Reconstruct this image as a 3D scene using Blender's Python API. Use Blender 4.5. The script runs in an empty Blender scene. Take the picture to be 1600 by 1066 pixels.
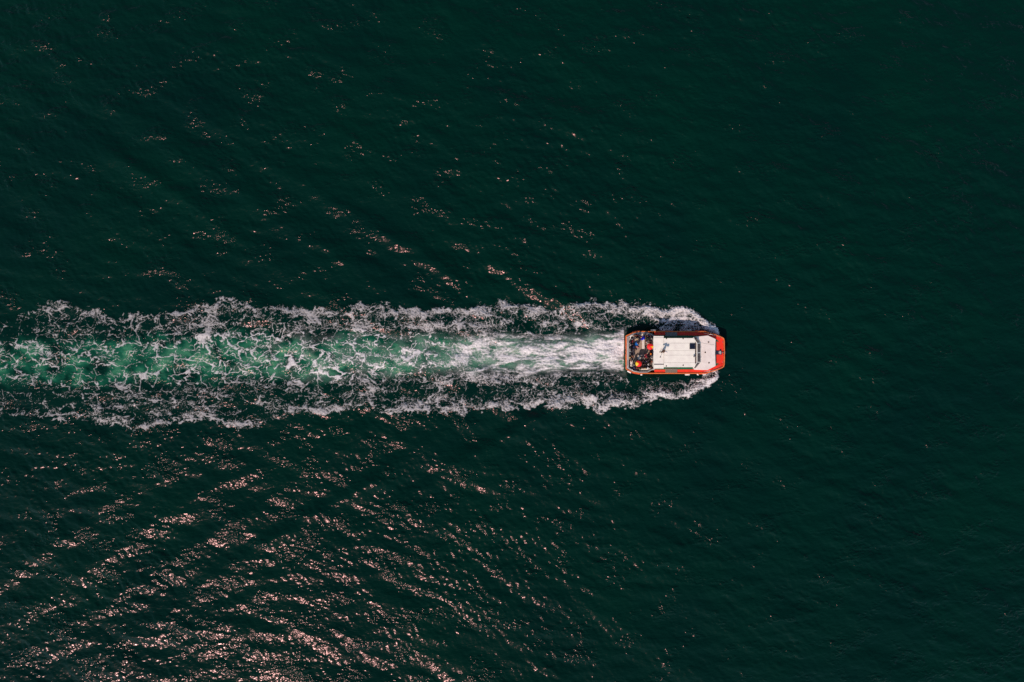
import bpy, bmesh, math, random
import numpy as np
from mathutils import Vector, Matrix

C = bpy.context.scene.collection
SC = bpy.context.scene
PI = math.pi

# ---------------------------------------------------------------- camera, world, sun
H = 107.0                                   # drone height over the water, metres
cam_d = bpy.data.cameras.new('camera')
cam_d.sensor_width = 36.0
cam_d.lens = 36.0 * H / 160.0
cam_d.clip_start = 1.0
cam_d.clip_end = 20000.0
cam = bpy.data.objects.new('camera', cam_d)
cam.location = (0, 0, H)
C.objects.link(cam)
SC.camera = cam

SUN_ZEN = math.atan(1.06)
SUN_DIR = Vector((-0.47 * math.sin(SUN_ZEN), -0.883 * math.sin(SUN_ZEN), math.cos(SUN_ZEN))).normalized()
world = bpy.data.worlds.new('World')
SC.world = world
world.use_nodes = True
wn = world.node_tree.nodes
wl = world.node_tree.links
sky = wn.new('ShaderNodeTexSky')
sky.sky_type = 'NISHITA'
sky.sun_disc = False
sky.sun_elevation = PI / 2 - SUN_ZEN
sky.sun_rotation = math.atan2(SUN_DIR.x, SUN_DIR.y)
sky.air_density = 1.0
sky.dust_density = 0.7
sky.ozone_density = 2.5
wn['Background'].inputs['Strength'].default_value = 0.125
wl.new(sky.outputs[0], wn['Background'].inputs['Color'])

sun_d = bpy.data.lights.new('sun', 'SUN')
sun_d.energy = 4.0
sun_d.angle = math.radians(0.55)
sun_d.color = (1.0, 0.82, 0.75)
sun = bpy.data.objects.new('sun', sun_d)
sun.rotation_euler = SUN_DIR.to_track_quat('Z', 'Y').to_euler()
sun.location = (0, 0, 60)
C.objects.link(sun)

SC.view_settings.view_transform = 'Standard'
SC.view_settings.look = 'None'
SC.view_settings.exposure = 0.0
SC.view_settings.gamma = 1.0
SC.view_settings.use_curve_mapping = False
SC.cycles.use_denoising = False
SC.cycles.max_bounces = 6
SC.cycles.transparent_max_bounces = 8
SC.cycles.sample_clamp_indirect = 4.0

# ---------------------------------------------------------------- material helpers
def lin(r, g, b):
    f = lambda c: (c / 255 / 12.92) if c / 255 <= 0.04045 else ((c / 255 + 0.055) / 1.055) ** 2.4
    return (f(r), f(g), f(b), 1.0)

def mat(name, col, rough=0.5, metal=0.0, var=0.12, scale=3.0, bump=0.0, col2=None, spec=0.5):
    """Principled material with a little procedural wear in colour and relief."""
    m = bpy.data.materials.new(name)
    m.use_nodes = True
    n, l = m.node_tree.nodes, m.node_tree.links
    p = n['Principled BSDF']
    p.inputs['Roughness'].default_value = rough
    p.inputs['Metallic'].default_value = metal
    p.inputs['Specular IOR Level'].default_value = spec
    tc = n.new('ShaderNodeTexCoord')
    nz = n.new('ShaderNodeTexNoise')
    nz.inputs['Scale'].default_value = scale
    nz.inputs['Detail'].default_value = 6
    l.new(tc.outputs['Object'], nz.inputs['Vector'])
    mx = n.new('ShaderNodeMix')
    mx.data_type = 'RGBA'
    a = col
    b = col2 or tuple(c * (1 - 2.2 * var) for c in col[:3]) + (1,)
    mx.inputs[6].default_value = a
    mx.inputs[7].default_value = b
    rp = n.new('ShaderNodeMapRange')
    rp.inputs['From Min'].default_value = 0.38
    rp.inputs['From Max'].default_value = 0.72
    l.new(nz.outputs['Fac'], rp.inputs['Value'])
    l.new(rp.outputs[0], mx.inputs[0])
    l.new(mx.outputs[2], p.inputs['Base Color'])
    if bump:
        bp = n.new('ShaderNodeBump')
        bp.inputs['Strength'].default_value = 1.0
        bp.inputs['Distance'].default_value = bump
        l.new(nz.outputs['Fac'], bp.inputs['Height'])
        l.new(bp.outputs[0], p.inputs['Normal'])
    return m

# ---------------------------------------------------------------- numpy noise
def _hash(ix, iy, seed):
    h = (ix.astype(np.int64) * 374761393 + iy.astype(np.int64) * 668265263 + seed * 1442695041) & 0xFFFFFFFF
    h = ((h ^ (h >> 13)) * 1274126177) & 0xFFFFFFFF
    h = ((h ^ (h >> 16)) * 2246822519) & 0xFFFFFFFF
    return (h ^ (h >> 15)) & 0xFFFFFFFF

def perlin(x, y, seed=0):
    x0 = np.floor(x); y0 = np.floor(y)
    fx = x - x0; fy = y - y0
    u = fx * fx * fx * (fx * (fx * 6 - 15) + 10)
    v = fy * fy * fy * (fy * (fy * 6 - 15) + 10)
    def g(dx, dy):
        a = _hash(x0 + dx, y0 + dy, seed) * (2 * PI / 4294967296.0)
        return np.cos(a) * (fx - dx) + np.sin(a) * (fy - dy)
    a = g(0, 0); b = g(1, 0); c = g(0, 1); d = g(1, 1)
    return (a + u * (b - a)) * (1 - v) + (c + u * (d - c)) * v * 1.0

def fbm(x, y, seed=0, octv=4, gain=0.5):
    s = 0; amp = 1.0; f = 1.0; tot = 0
    for o in range(octv):
        s = s + amp * perlin(x * f + 17.3 * o, y * f - 9.1 * o, seed + o)
        tot += amp; amp *= gain; f *= 2.03
    return s / tot * 1.5

def worley(x, y, seed=0):
    x0 = np.floor(x); y0 = np.floor(y)
    f1 = np.full(x.shape, 9.0); f2 = np.full(x.shape, 9.0)
    for dx in (-1, 0, 1):
        for dy in (-1, 0, 1):
            cx = x0 + dx; cy = y0 + dy
            px = cx + _hash(cx, cy, seed) / 4294967296.0
            py = cy + _hash(cx, cy, seed + 77) / 4294967296.0
            d = np.hypot(px - x, py - y)
            n1 = np.minimum(f1, d)
            f2 = np.minimum(f2, np.maximum(f1, d))
            f1 = n1
    return f1, f2

def sst(a, b, x):
    t = np.clip((x - a) / (b - a), 0, 1)
    return t * t * (3 - 2 * t)

def pw(x, pts):
    p = np.array(pts, float)
    p = p[np.argsort(p[:, 0])]
    return np.interp(x, p[:, 0], p[:, 1])

# ---------------------------------------------------------------- sea surface
# The wake is laid out on a chart of the water: 1 chart unit = 0.1 m, origin at
# the chart's upper left corner, x towards the bow, y to starboard.
def chart(X, Y):
    return X * 10 + 800, 533 - Y * 10

DX = 0.18
NF = 1024
rng = np.random.default_rng(7)
def ocean():
    L = DX * NF
    k = np.fft.fftfreq(NF, d=DX) * 2 * PI
    KX, KY = np.meshgrid(k, k)                      # rows = y
    K = np.hypot(KX, KY); K[0, 0] = 1
    def band(lmin, lmax, slope, ang, spread, seed):
        r = np.random.default_rng(seed)
        lam = 2 * PI / K
        w = np.exp(-((np.log(lam) - math.log(math.sqrt(lmin * lmax))) / (0.55 * math.log(lmax / lmin))) ** 2)
        d = (KX * math.cos(ang) + KY * math.sin(ang)) / K
        w = w * (np.abs(d) ** spread + 0.02) / K ** 1.6
        z = np.fft.ifft2((r.normal(size=K.shape) + 1j * r.normal(size=K.shape)) * w).real
        gx = (np.roll(z, -1, 1) - np.roll(z, 1, 1)) / (2 * DX)
        gy = (np.roll(z, -1, 0) - np.roll(z, 1, 0)) / (2 * DX)
        return z * slope / math.sqrt((gx ** 2 + gy ** 2).mean())
    a0 = math.radians(72)
    big = band(5.0, 14.0, 0.060, a0, 4, 1)
    mid = band(1.8, 5.0, 0.115, a0 + 0.15, 3, 2)
    sml = band(0.7, 1.8, 0.115, a0 - 0.2, 1.2, 3)
    fin = band(0.38, 0.8, 0.085, a0, 0.7, 4)
    return big, mid, sml, fin

def kelvin(px, py):
    """Divergent stern and bow waves: short crests stepping outwards on both sides."""
    z = np.zeros_like(px)
    for bow, amp, ph in ((1118.0, 1.0, 0.0), (985.0, 0.55, 1.3)):
        s = np.maximum(bow - px, 0)                        # distance astern
        for side, yc in ((-1, 551.0), (1, 553.0)):
            q = side * (py - yc)                           # distance out
            t = q / np.maximum(s, 1)
            cusp = 0.32 + 0.02 * side
            env = np.exp(-((t - cusp) / 0.12) ** 2) * sst(40, 190, s) * (0.36 + 0.80 * np.exp(-s / 450))
            wob = 13 * fbm(px / 160, py / 160, 40 + side, 2)
            ang = math.radians(57)
            phase = (s * -math.cos(ang) + (q + wob) * math.sin(ang)) * 2 * PI / 62.0
            w = np.cos(phase + ph + 0.35 * np.cos(phase))
            z += amp * 0.50 * env * w * (1 + 0.7 * fbm(px / 120, py / 120, 50 + side, 2))
    return z

UP = [(1127, 524), (1119, 513), (1106, 505), (1090, 489), (1050, 478), (1010, 476), (960, 470), (925, 471), (900, 476), (865, 482), (830, 476),
      (780, 478), (740, 481), (700, 479), (660, 482), (600, 484), (560, 480), (520, 484), (480, 479), (440, 484), (400, 480), (375, 472), (350, 468), (320, 474), (285, 486),
      (250, 490), (215, 488), (178, 502), (150, 486), (120, 478), (100, 468), (75, 474), (45, 486), (0, 510), (-40, 520)]
LO = [(1127, 581), (1120, 592), (1108, 602), (1090, 612), (1050, 624), (1000, 629), (965, 634), (940, 641), (910, 634), (860, 634), (800, 641), (750, 640), (700, 648), (650, 643),
      (615, 650), (580, 635), (530, 641), (480, 646), (440, 652), (400, 664), (380, 667), (340, 662), (300, 655), (250, 664), (210, 672), (180, 661), (140, 655), (100, 656), (60, 650), (0, 646), (-40, 640)]

def wake_fields(px, py):
    """edge distances (positive inside), wash profile"""
    wob = 11 * fbm(px / 55, py / 55, 5, 3) + 9 * fbm(px / 19, py / 19, 9, 3)
    far = sst(1130, 1000, px)
    rag = 7 * fbm(px / 8, py / 6, 14, 3)
    du = py - pw(px, UP) + (wob + rag) * (0.25 + 0.75 * far)
    wob2 = 11 * fbm(px / 60, py / 60, 6, 3) + 9 * fbm(px / 21, py / 21, 10, 3)
    dl = pw(px, LO) - py + (wob2 + rag) * (0.25 + 0.75 * far)
    yc = pw(px, [(975, 551), (900, 552), (800, 553), (600, 556), (400, 556), (250, 562), (120, 566), (0, 570), (-60, 572)]) + 7 * fbm(px / 90, py * 0, 11, 2)
    hw = pw(px, [(975, 33), (940, 30), (900, 29), (840, 29), (760, 32), (600, 38), (400, 43), (200, 43), (0, 40), (-60, 36)])
    hw = hw * (1 + 0.22 * fbm(px / 48, py / 48, 13, 3))
    r = (py - yc) / hw
    return du, dl, r, yc, hw

def aeration(px, py):
    du, dl, r, yc, hw = wake_fields(px, py)
    a = sst(1.08, 0.40, np.abs(r) + 0.35 * fbm(px / 26, py / 22, 72, 3))
    wx = px + 16 * fbm(px / 40, py / 40, 70, 3); wy = py + 16 * fbm(px / 40, py / 40, 71, 3)
    pat = 0.40 + 1.6 * fbm(wx / 34, wy / 30, 21, 4)
    near = sst(250, 900, px)
    a = a * np.clip(pat * (1 - 0.45 * near) + 0.55 * near + 0.18, 0, 1)
    a = a * sst(990, 965, px) * pw(px, [(-60, 0.66), (0, 0.70), (150, 0.74), (350, 0.80), (600, 0.85), (800, 0.8), (980, 0.9)])
    return np.clip(a, 0, 1)

def sea_height(px, py, base):
    """adds the boat's own waves to a wind-sea height field"""
    big, mid, sml, fin = base
    gust = np.clip(0.90 + 1.0 * fbm(px / 330, py / 240, 31, 3), 0.35, 1.7)
    gust2 = np.clip(0.92 + 1.9 * fbm(px / 95, py / 75, 33, 3), 0.15, 2.1)
    du, dl, r, yc, hw = wake_fields(px, py)
    inside = sst(-4, 12, np.minimum(du, dl)) * sst(1128, 1080, px)
    calm = 1 - 0.6 * inside
    z = big + mid * (0.7 + 0.3 * gust) + sml * gust * calm * (0.6 + 0.4 * gust2) + fin * gust * gust2 * calm
    z = z + kelvin(px, py)
    # bow wave ridges along both outer edges of the wake
    near = np.exp(-np.maximum(1100 - px, 0) / 160) * sst(1132, 1105, px)
    for d in (du, dl):
        z = z + 0.34 * near * np.exp(-((d - 9) / 9.0) ** 2) - 0.12 * near * np.exp(-((d + 16) / 14.0) ** 2)
        z = z + 0.10 * np.exp(-((d - 7) / 9.0) ** 2) * sst(1090, 980, px) * (0.6 + 0.8 * fbm(px / 40, py / 40, 60, 2))
    # churned water behind the stern
    wash = sst(1.2, 0.5, np.abs(r)) * sst(985, 955, px)
    z = z + wash * (0.16 * fbm(px / 26, py / 22, 61, 4) * (0.5 + np.exp(-(975 - px) / 260)))
    z = z + 0.10 * wash * np.exp(-((px - 880) / 70.0) ** 2)
    z = z + inside * 0.05 * fbm(px / 18, py / 18, 63, 3)
    return z

BASE = ocean()
def sample_base(X, Y):
    """bilinear, periodic lookup of the wind sea"""
    u = X / DX + NF / 2; v = Y / DX + NF / 2
    i = np.floor(u).astype(int); j = np.floor(v).astype(int)
    fu = u - i; fv = v - j
    i0 = i % NF; i1 = (i + 1) % NF; j0 = j % NF; j1 = (j + 1) % NF
    out = []
    for b in BASE:
        out.append((b[j0, i0] * (1 - fu) + b[j0, i1] * fu) * (1 - fv) + (b[j1, i0] * (1 - fu) + b[j1, i1] * fu) * fv)
    return out

def grid_mesh(name, X, Y, Z, keep=None, attrs=()):
    """quads over a (rows, cols) grid of points; keep = boolean per quad"""
    ny, nx = X.shape
    idx = np.arange(ny * nx).reshape(ny, nx)
    q = np.stack([idx[:-1, :-1], idx[:-1, 1:], idx[1:, 1:], idx[1:, :-1]], -1).reshape(-1, 4)
    co = np.stack([X, Y, Z], -1).reshape(-1, 3)
    used = None
    if keep is not None:
        q = q[keep.reshape(-1)]
        used = np.unique(q)
        remap = np.full(ny * nx, -1); remap[used] = np.arange(len(used))
        q = remap[q]; co = co[used]
    me = bpy.data.meshes.new(name)
    me.vertices.add(len(co)); me.vertices.foreach_set('co', co.astype(np.float32).ravel())
    nq = len(q)
    me.loops.add(nq * 4); me.loops.foreach_set('vertex_index', q.astype(np.int32).ravel())
    me.polygons.add(nq)
    me.polygons.foreach_set('loop_start', np.arange(0, nq * 4, 4, dtype=np.int32))
    me.polygons.foreach_set('loop_total', np.full(nq, 4, dtype=np.int32))
    me.update(calc_edges=True)
    me.polygons.foreach_set('use_smooth', np.ones(nq, dtype=bool))
    for an, arr in attrs:
        v = arr.reshape(-1)
        if used is not None: v = v[used]
        at = me.attributes.new(an, 'FLOAT', 'POINT')
        at.data.foreach_set('value', v.astype(np.float32))
    return me

def build_water():
    cx = (np.arange(961) - 480) * DX
    cy = (np.arange(649) - 324) * DX
    def ext(c):
        o = [c[-1]]; st = DX
        while o[-1] < 9000:
            st *= 1.28; o.append(o[-1] + st)
        o = np.array(o[1:])
        return np.concatenate([-o[::-1], c, o])
    gx, gy = ext(cx), ext(cy)
    X, Y = np.meshgrid(gx, gy)
    px, py = chart(X, Y)
    m = np.maximum(np.abs(X) - cx[-1], np.abs(Y) - cy[-1])
    base = sample_base(X, Y)
    dens = m <= 0.5
    z = np.zeros_like(X)
    ri = np.where(dens.any(1))[0]; ci = np.where(dens.any(0))[0]
    sl = (slice(ri[0], ri[-1] + 1), slice(ci[0], ci[-1] + 1))
    z[sl] = sea_height(px[sl], py[sl], [b[sl] for b in base])
    far = (base[0] + base[1]) * sst(30, 5, m)
    z = np.where(dens, z, far)
    a = np.zeros_like(X); a[sl] = aeration(px[sl], py[sl])
    me = grid_mesh('water', X, Y, z, None, (('aeration', a),))
    o = bpy.data.objects.new('water', me)
    C.objects.link(o)
    o['kind'] = 'structure'
    o['label'] = 'dark green open sea with small wind waves and glitter'
    m = bpy.data.materials.new('sea_water')
    m.use_nodes = True
    n, l = m.node_tree.nodes, m.node_tree.links
    p = n['Principled BSDF']
    p.inputs['IOR'].default_value = 1.333
    p.inputs['Roughness'].default_value = 0.155
    p.inputs['Specular IOR Level'].default_value = 0.17
    p.inputs['Specular Tint'].default_value = (1.0, 0.54, 0.54, 1)
    at = n.new('ShaderNodeAttribute'); at.attribute_name = 'aeration'
    tc = n.new('ShaderNodeTexCoord')
    nz = n.new('ShaderNodeTexNoise'); nz.inputs['Scale'].default_value = 0.045; nz.inputs['Detail'].default_value = 5; nz.inputs['Roughness'].default_value = 0.62
    l.new(tc.outputs['Object'], nz.inputs['Vector'])
    deep = n.new('ShaderNodeMix'); deep.data_type = 'RGBA'
    deep.inputs[6].default_value = (0.0002, 0.0215, 0.0118, 1)
    deep.inputs[7].default_value = (0.0002, 0.0090, 0.0092, 1)
    l.new(nz.outputs['Fac'], deep.inputs[0])
    ramp = n.new('ShaderNodeValToRGB')
    e = ramp.color_ramp.elements
    e[0].position = 0.0; e[0].color = (0, 0, 0, 1)
    e[1].position = 1.0; e[1].color = (0.060, 0.205, 0.105, 1)
    e2 = ramp.color_ramp.elements.new(0.5); e2.color = (0.006, 0.070, 0.034, 1)
    l.new(at.outputs['Fac'], ramp.inputs[0])
    add = n.new('ShaderNodeMix'); add.data_type = 'RGBA'; add.blend_type = 'ADD'
    add.inputs[0].default_value = 1.0
    l.new(deep.outputs[2], add.inputs[6]); l.new(ramp.outputs[0], add.inputs[7])
    l.new(add.outputs[2], p.inputs['Base Color'])
    # ripples too short for the mesh
    mp = n.new('ShaderNodeMapping'); mp.inputs['Rotation'].default_value = (0, 0, math.radians(-18)); mp.inputs['Scale'].default_value = (0.62, 1.0, 1.0)
    l.new(tc.outputs['Object'], mp.inputs['Vector'])
    r1 = n.new('ShaderNodeTexNoise'); r1.inputs['Scale'].default_value = 2.4; r1.inputs['Detail'].default_value = 1.6; r1.inputs['Roughness'].default_value = 0.55
    l.new(mp.outputs[0], r1.inputs['Vector'])
    bp = n.new('ShaderNodeBump'); bp.inputs['Strength'].default_value = 1.0; bp.inputs['Distance'].default_value = 0.14
    # cat's paws: patches where the ripples stand steeper
    cp = n.new('ShaderNodeTexNoise'); cp.inputs['Scale'].default_value = 0.30; cp.inputs['Detail'].default_value = 4.0
    l.new(mp.outputs[0], cp.inputs['Vector'])
    cr = n.new('ShaderNodeMapRange'); cr.inputs['From Min'].default_value = 0.54; cr.inputs['From Max'].default_value = 0.78
    cr.inputs['To Min'].default_value = 0.62; cr.inputs['To Max'].default_value = 3.0
    l.new(cp.outputs['Fac'], cr.inputs['Value'])
    hm = n.new('ShaderNodeMath'); hm.operation = 'MULTIPLY'
    l.new(r1.outputs['Fac'], hm.inputs[0]); l.new(cr.outputs[0], hm.inputs[1])
    l.new(hm.outputs[0], bp.inputs['Height'])
    l.new(bp.outputs[0], p.inputs['Normal'])
    me.materials.append(m)
    return o

build_water()

# ---------------------------------------------------------------- foam on the wake
HULL = [(-7.72, 2.60), (-7.70, 2.75), (-6.6, 3.15), (-5.6, 3.32), (4.8, 3.30), (6.95, 2.45), (7.6, 1.95), (7.72, 1.55)]   # half outline, chart-free boat metres
BOAT = Vector((25.22, -1.77, 0))

def build_foam():
    st = 0.068
    X, Y = np.meshgrid(np.arange(-83.0, 34.5, st), np.arange(-15.6, 8.2, st))
    px, py = chart(X, Y)
    du, dl, r, yc, hw = wake_fields(px, py)
    dmin = np.minimum(du, dl)
    # --- how much foam is due at each place (0..1)
    age = np.clip((1110 - px) / 1110, 0, 1)
    wU = pw(px, [(1130, 12), (1080, 18), (1000, 26), (900, 30), (700, 26), (400, 17), (200, 13), (0, 7)])
    wL = pw(px, [(1130, 12), (1080, 16), (1000, 22), (900, 26), (700, 20), (400, 15), (200, 13), (0, 7)])
    band = np.zeros_like(px)
    for d, w in ((du, wU), (dl, wL)):
        b = sst(-8, 4, d) * np.exp(-np.maximum(d - 5, 0) / w)
        b = b * pw(px, [(1130, 1.25), (1060, 1.02), (1000, 0.86), (900, 0.80), (700, 0.78), (400, 0.78), (200, 0.74), (60, 0.62), (0, 0.48), (-50, 0.45)])
        band = np.maximum(band, b * (0.80 + 0.75 * fbm(px / 36, py / 20, 85, 4)))
    inner = sst(-2, 8, dmin) * pw(px, [(1130, 0.0), (985, 0.26), (900, 0.42), (700, 0.43), (400, 0.41), (200, 0.40), (0, 0.30)])
    inner = inner * (0.92 + 1.2 * fbm(px / 60, py / 20, 81, 4))
    wash = sst(1.25, 0.75, np.abs(r)) * sst(982, 976, px)
    washd = wash * pw(px, [(980, 0.98), (940, 0.76), (890, 0.58), (820, 0.47), (700, 0.47), (600, 0.49), (500, 0.50), (300, 0.49), (0, 0.45)])
    washd = washd * (1 + 0.7 * fbm(px / 44, py / 24, 82, 4)) * (1 + sst(350, 800, px) * (-0.40 + 0.62 * np.exp(-(r / 0.5) ** 2)))
    # the seam where bow wash and stern wash meet
    seam = np.exp(-((np.abs(r) - 1.15) / 0.25) ** 2) * sst(985, 930, px) * sst(0, 300, px) * 0.42
    D = np.maximum.reduce([band, inner, washd, seam])
    D = D + 0.16 * fbm(px / 60, py / 60, 83, 3) * (D > 0.05)
    # right beside the hull the water runs clean
    hx = X - BOAT.x; hy = np.abs(Y - BOAT.y)
    hw_ = np.interp(hx, [p[0] for p in HULL], [p[1] for p in HULL], left=-9, right=-9)
    gap = hy - hw_
    clean = sst(0.25, 1.35, gap + 0.35 * fbm(px / 8, py / 8, 84, 2))
    bowz = np.where(Y > BOAT.y, sst(-5.5, -1.5, hx), sst(3.0, 5.2, hx))
    alongside = (hx > -8.4) & (hx < 8.2)
    D = np.where(alongside & (hx > -6.0), np.maximum(D, 0.72 * bowz * sst(-2, 4, dmin) * (0.85 + 0.7 * fbm(px / 14, py / 9, 87, 3))), D)
    D = D * sst(1129, 1117, px + 5 * fbm(px / 9, py / 9, 86, 2))
    D = np.where(alongside, D * (clean * (1 - bowz) + bowz * sst(-0.3, 0.05, gap)), D)
    # --- the lace itself: warped cell walls at three sizes
    swirl = pw(px, [(1130, 1.0), (800, 1.0), (300, 0.8), (0, 0.7)])
    wx = px + swirl * (13 * fbm(px / 34, py / 28, 90, 3) + 4.5 * fbm(px / 10, py / 8, 91, 2))
    wy = py + swirl * (12 * fbm(px / 34, py / 28, 92, 3) + 4.5 * fbm(px / 10, py / 8, 93, 2))
    f1, f2 = worley(wx / 25, wy / 15, 1); e1 = f2 - f1
    f1, f2 = worley(wx / 11.5, wy / 7.0, 2); e2 = f2 - f1
    f1, f2 = worley((px + 3 * fbm(px / 7, py / 7, 94, 2)) / 4.2, (py + 3 * fbm(px / 7, py / 7, 95, 2)) / 3.8, 3); e3 = f2 - f1
    brk1 = sst(-0.45, 0.15, fbm(wx / 15, wy / 9, 105, 3)); brk2 = sst(-0.35, 0.3, fbm(wx / 13, wy / 8, 106, 3))
    wid = np.clip(0.95 + 1.3 * fbm(px / 34, py / 18, 107, 3), 0.35, 2.2)
    l1 = np.exp(-(e1 / (0.11 * wid)) ** 1.2) * (0.30 + 0.72 * brk1)
    l2 = np.exp(-(e2 / (0.16 * wid)) ** 1.2) * (0.30 + 0.70 * brk2)
    l3 = np.exp(-(e3 / 0.24) ** 1.2)
    grain = 0.5 + 0.8 * fbm(px / 3.2, py / 3.2, 96, 3)
    mid = 0.5 + 0.9 * fbm(wx / 12, wy / 10, 97, 3)
    breakup = sst(-0.25, 0.25, fbm(px / 24, py / 18, 98, 3))
    open_ = wash * sst(800, 560, px)                    # older wash: wider smooth cells, fewer veins
    patch = sst(-0.2, 0.35, fbm(px / 70, py / 28, 108, 3))
    # torn, open-ended wisps: zero lines of warped noise at two sizes
    w1 = np.exp(-(np.abs(fbm(wx / 30, wy / 15, 109, 3)) / (0.045 * wid)) ** 1.1) * sst(-0.2, 0.3, fbm(px / 26, py / 14, 110, 3))
    w2 = np.exp(-(np.abs(fbm(wx / 14, wy / 8.5, 111, 3)) / (0.07 * wid)) ** 1.1) * sst(-0.3, 0.3, fbm(px / 18, py / 10, 112, 3))
    lace = np.maximum.reduce([l1 * (0.70 + 0.28 * grain), w1 * (0.85 + 0.2 * grain), w2 * (0.62 + 0.25 * grain),
                              l2 * (0.45 + 0.45 * breakup) * (1 - 0.45 * open_ * (1 - patch)), l3 * (0.30 + 0.40 * mid) * (1 - 0.45 * open_)]) * 0.72 + (0.22 * grain + 0.14 * mid) * (1 - 0.10 * open_)
    # jets behind the stern: streaks pulled out along the course
    fan = (py - 552) / (1 + 0.0016 * (975 - px))
    stx = px + 9 * fbm(px / 22, py / 12, 99, 2)
    streak = 0.5 + 0.95 * fbm(stx / 30, (fan + 7 * fbm(px / 40, py / 20, 100, 2)) / 5.0, 101, 4) + 0.35 * fbm(px / 4.5, py / 2.8, 102, 2)
    ks = wash * sst(610, 890, px)
    lace = lace * (1 - ks) + ks * np.clip(streak, 0, 1.2)
    D = np.minimum(D, pw(px, [(1130, 1.15), (1070, 0.98), (1020, 0.84), (800, 0.76), (400, 0.72), (0, 0.66)]) + 0.5 * ks)
    thr = 1.0 - D
    soft = 0.12 + 0.16 * sst(0.5, 1.0, D) + 0.22 * ks + 0.09 * sst(300, 950, px)
    cov = sst(thr - soft, thr + soft, lace) * sst(0.06, 0.2, D)
    # thin milky film of fine bubbles between the lace in the wash
    film = wash * (0.35 * sst(200, 600, px) + 0.65 * sst(600, 960, px)) * 0.38 * np.clip(0.45 + 1.1 * fbm(stx / 26, fan / 9, 104, 3), 0, 1)
    cov = np.maximum(cov, film)
    thick = np.clip(cov, 0, 1)
    inhull = alongside & (gap < 0.02) & (hx > -7.72) & (hx < 7.72)
    thick = np.where(inhull, 0, thick)
    fresh = pw(px, [(1130, 0.90), (1060, 0.78), (950, 0.66), (800, 0.58), (500, 0.47), (200, 0.45), (0, 0.42)])
    alpha = thick ** 1.15 * np.maximum(fresh, 0.92 * wash * (0.62 + 0.38 * sst(100, 700, px)))
    base = sample_base(X, Y)
    # the foam rides on the very surface the water sheet has: same height, plus its own thickness
    z = sea_height(px, py, base)
    pile = 0.05 + 0.20 * np.clip(D, 0, 1.2) * pw(px, [(1130, 1.3), (900, 1.0), (600, 0.5), (0, 0.25)])
    z = z + 0.035 + thick * pile * (0.55 + 0.6 * np.clip(grain, 0, 1))
    q = (thick > 0.035)
    keep = q[:-1, :-1] | q[1:, :-1] | q[:-1, 1:] | q[1:, 1:]
    me = grid_mesh('wake_foam', X, Y, z, keep, (('cover', alpha),))
    o = bpy.data.objects.new('wake_foam', me)
    C.objects.link(o)
    o['kind'] = 'stuff'
    o['label'] = 'white lacy foam of the wake trailing behind the orange boat'
    o['category'] = 'foam'
    m = bpy.data.materials.new('foam')
    m.use_nodes = True
    n, l = m.node_tree.nodes, m.node_tree.links
    p = n['Principled BSDF']
    p.inputs['Base Color'].default_value = (0.79, 0.74, 0.70, 1)
    p.inputs['Roughness'].default_value = 0.75
    p.inputs['Specular IOR Level'].default_value = 0.2
    at = n.new('ShaderNodeAttribute'); at.attribute_name = 'cover'
    tc = n.new('ShaderNodeTexCoord')
    nz = n.new('ShaderNodeTexNoise'); nz.inputs['Scale'].default_value = 6.0; nz.inputs['Detail'].default_value = 4
    l.new(tc.outputs['Object'], nz.inputs['Vector'])
    mr = n.new('ShaderNodeMapRange'); mr.inputs['From Min'].default_value = 0.3; mr.inputs['From Max'].default_value = 0.7
    mr.inputs['To Min'].default_value = 0.72; mr.inputs['To Max'].default_value = 1.12
    l.new(nz.outputs['Fac'], mr.inputs['Value'])
    mu = n.new('ShaderNodeMath'); mu.operation = 'MULTIPLY'; mu.use_clamp = True
    l.new(at.outputs['Fac'], mu.inputs[0]); l.new(mr.outputs[0], mu.inputs[1])
    l.new(mu.outputs[0], p.inputs['Alpha'])
    me.materials.append(m)
    print('foam quads', len(me.polygons))
    return o

build_foam()

# ---------------------------------------------------------------- mesh helpers
def at(zx, zy, h):
    """boat-local x, y of a spot read off the survey sheet (84.2 units = 1 m) at height h above the water"""
    px, py = 960 + zx / 8.42, 500 + zy / 8.42
    k = (H - h) / H
    return (px - 800) * 0.1 * k - BOAT.x, (533 - py) * 0.1 * k - BOAT.y

def obj(name, bm, material, parent=None, smooth=False, loc=None, rotz=0.0, bevel=0.0):
    me = bpy.data.meshes.new(name)
    bmesh.ops.recalc_face_normals(bm, faces=bm.faces[:])
    bm.to_mesh(me); bm.free()
    for m in (material if isinstance(material, (list, tuple)) else [material]):
        me.materials.append(m)
    if smooth:
        me.polygons.foreach_set('use_smooth', [True] * len(me.polygons))
    o = bpy.data.objects.new(name, me)
    C.objects.link(o)
    if parent is not None: o.parent = parent
    if loc is not None: o.location = loc
    o.rotation_euler.z = rotz
    if bevel:
        md = o.modifiers.new('bevel', 'BEVEL'); md.width = bevel; md.segments = 2; md.limit_method = 'ANGLE'
    return o

def prism(bm, pts, z0, z1, mi=0, top=None):
    """pts: outline (x, y); z0/z1 numbers or functions of x; top: other outline for the upper ring"""
    f0 = z0 if callable(z0) else (lambda x: z0)
    f1 = z1 if callable(z1) else (lambda x: z1)
    tp = top or pts
    a = [bm.verts.new((x, y, f0(x))) for x, y in pts]
    b = [bm.verts.new((x, y, f1(x))) for x, y in tp]
    fs = [bm.faces.new(a[::-1]), bm.faces.new(b)]
    n = len(pts)
    for i in range(n):
        fs.append(bm.faces.new((a[i], a[(i + 1) % n], b[(i + 1) % n], b[i])))
    for f in fs: f.material_index = mi
    return fs

def box(bm, x0, x1, y0, y1, z0, z1, mi=0):
    return prism(bm, [(x0, y0), (x1, y0), (x1, y1), (x0, y1)], z0, z1, mi)

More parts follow.
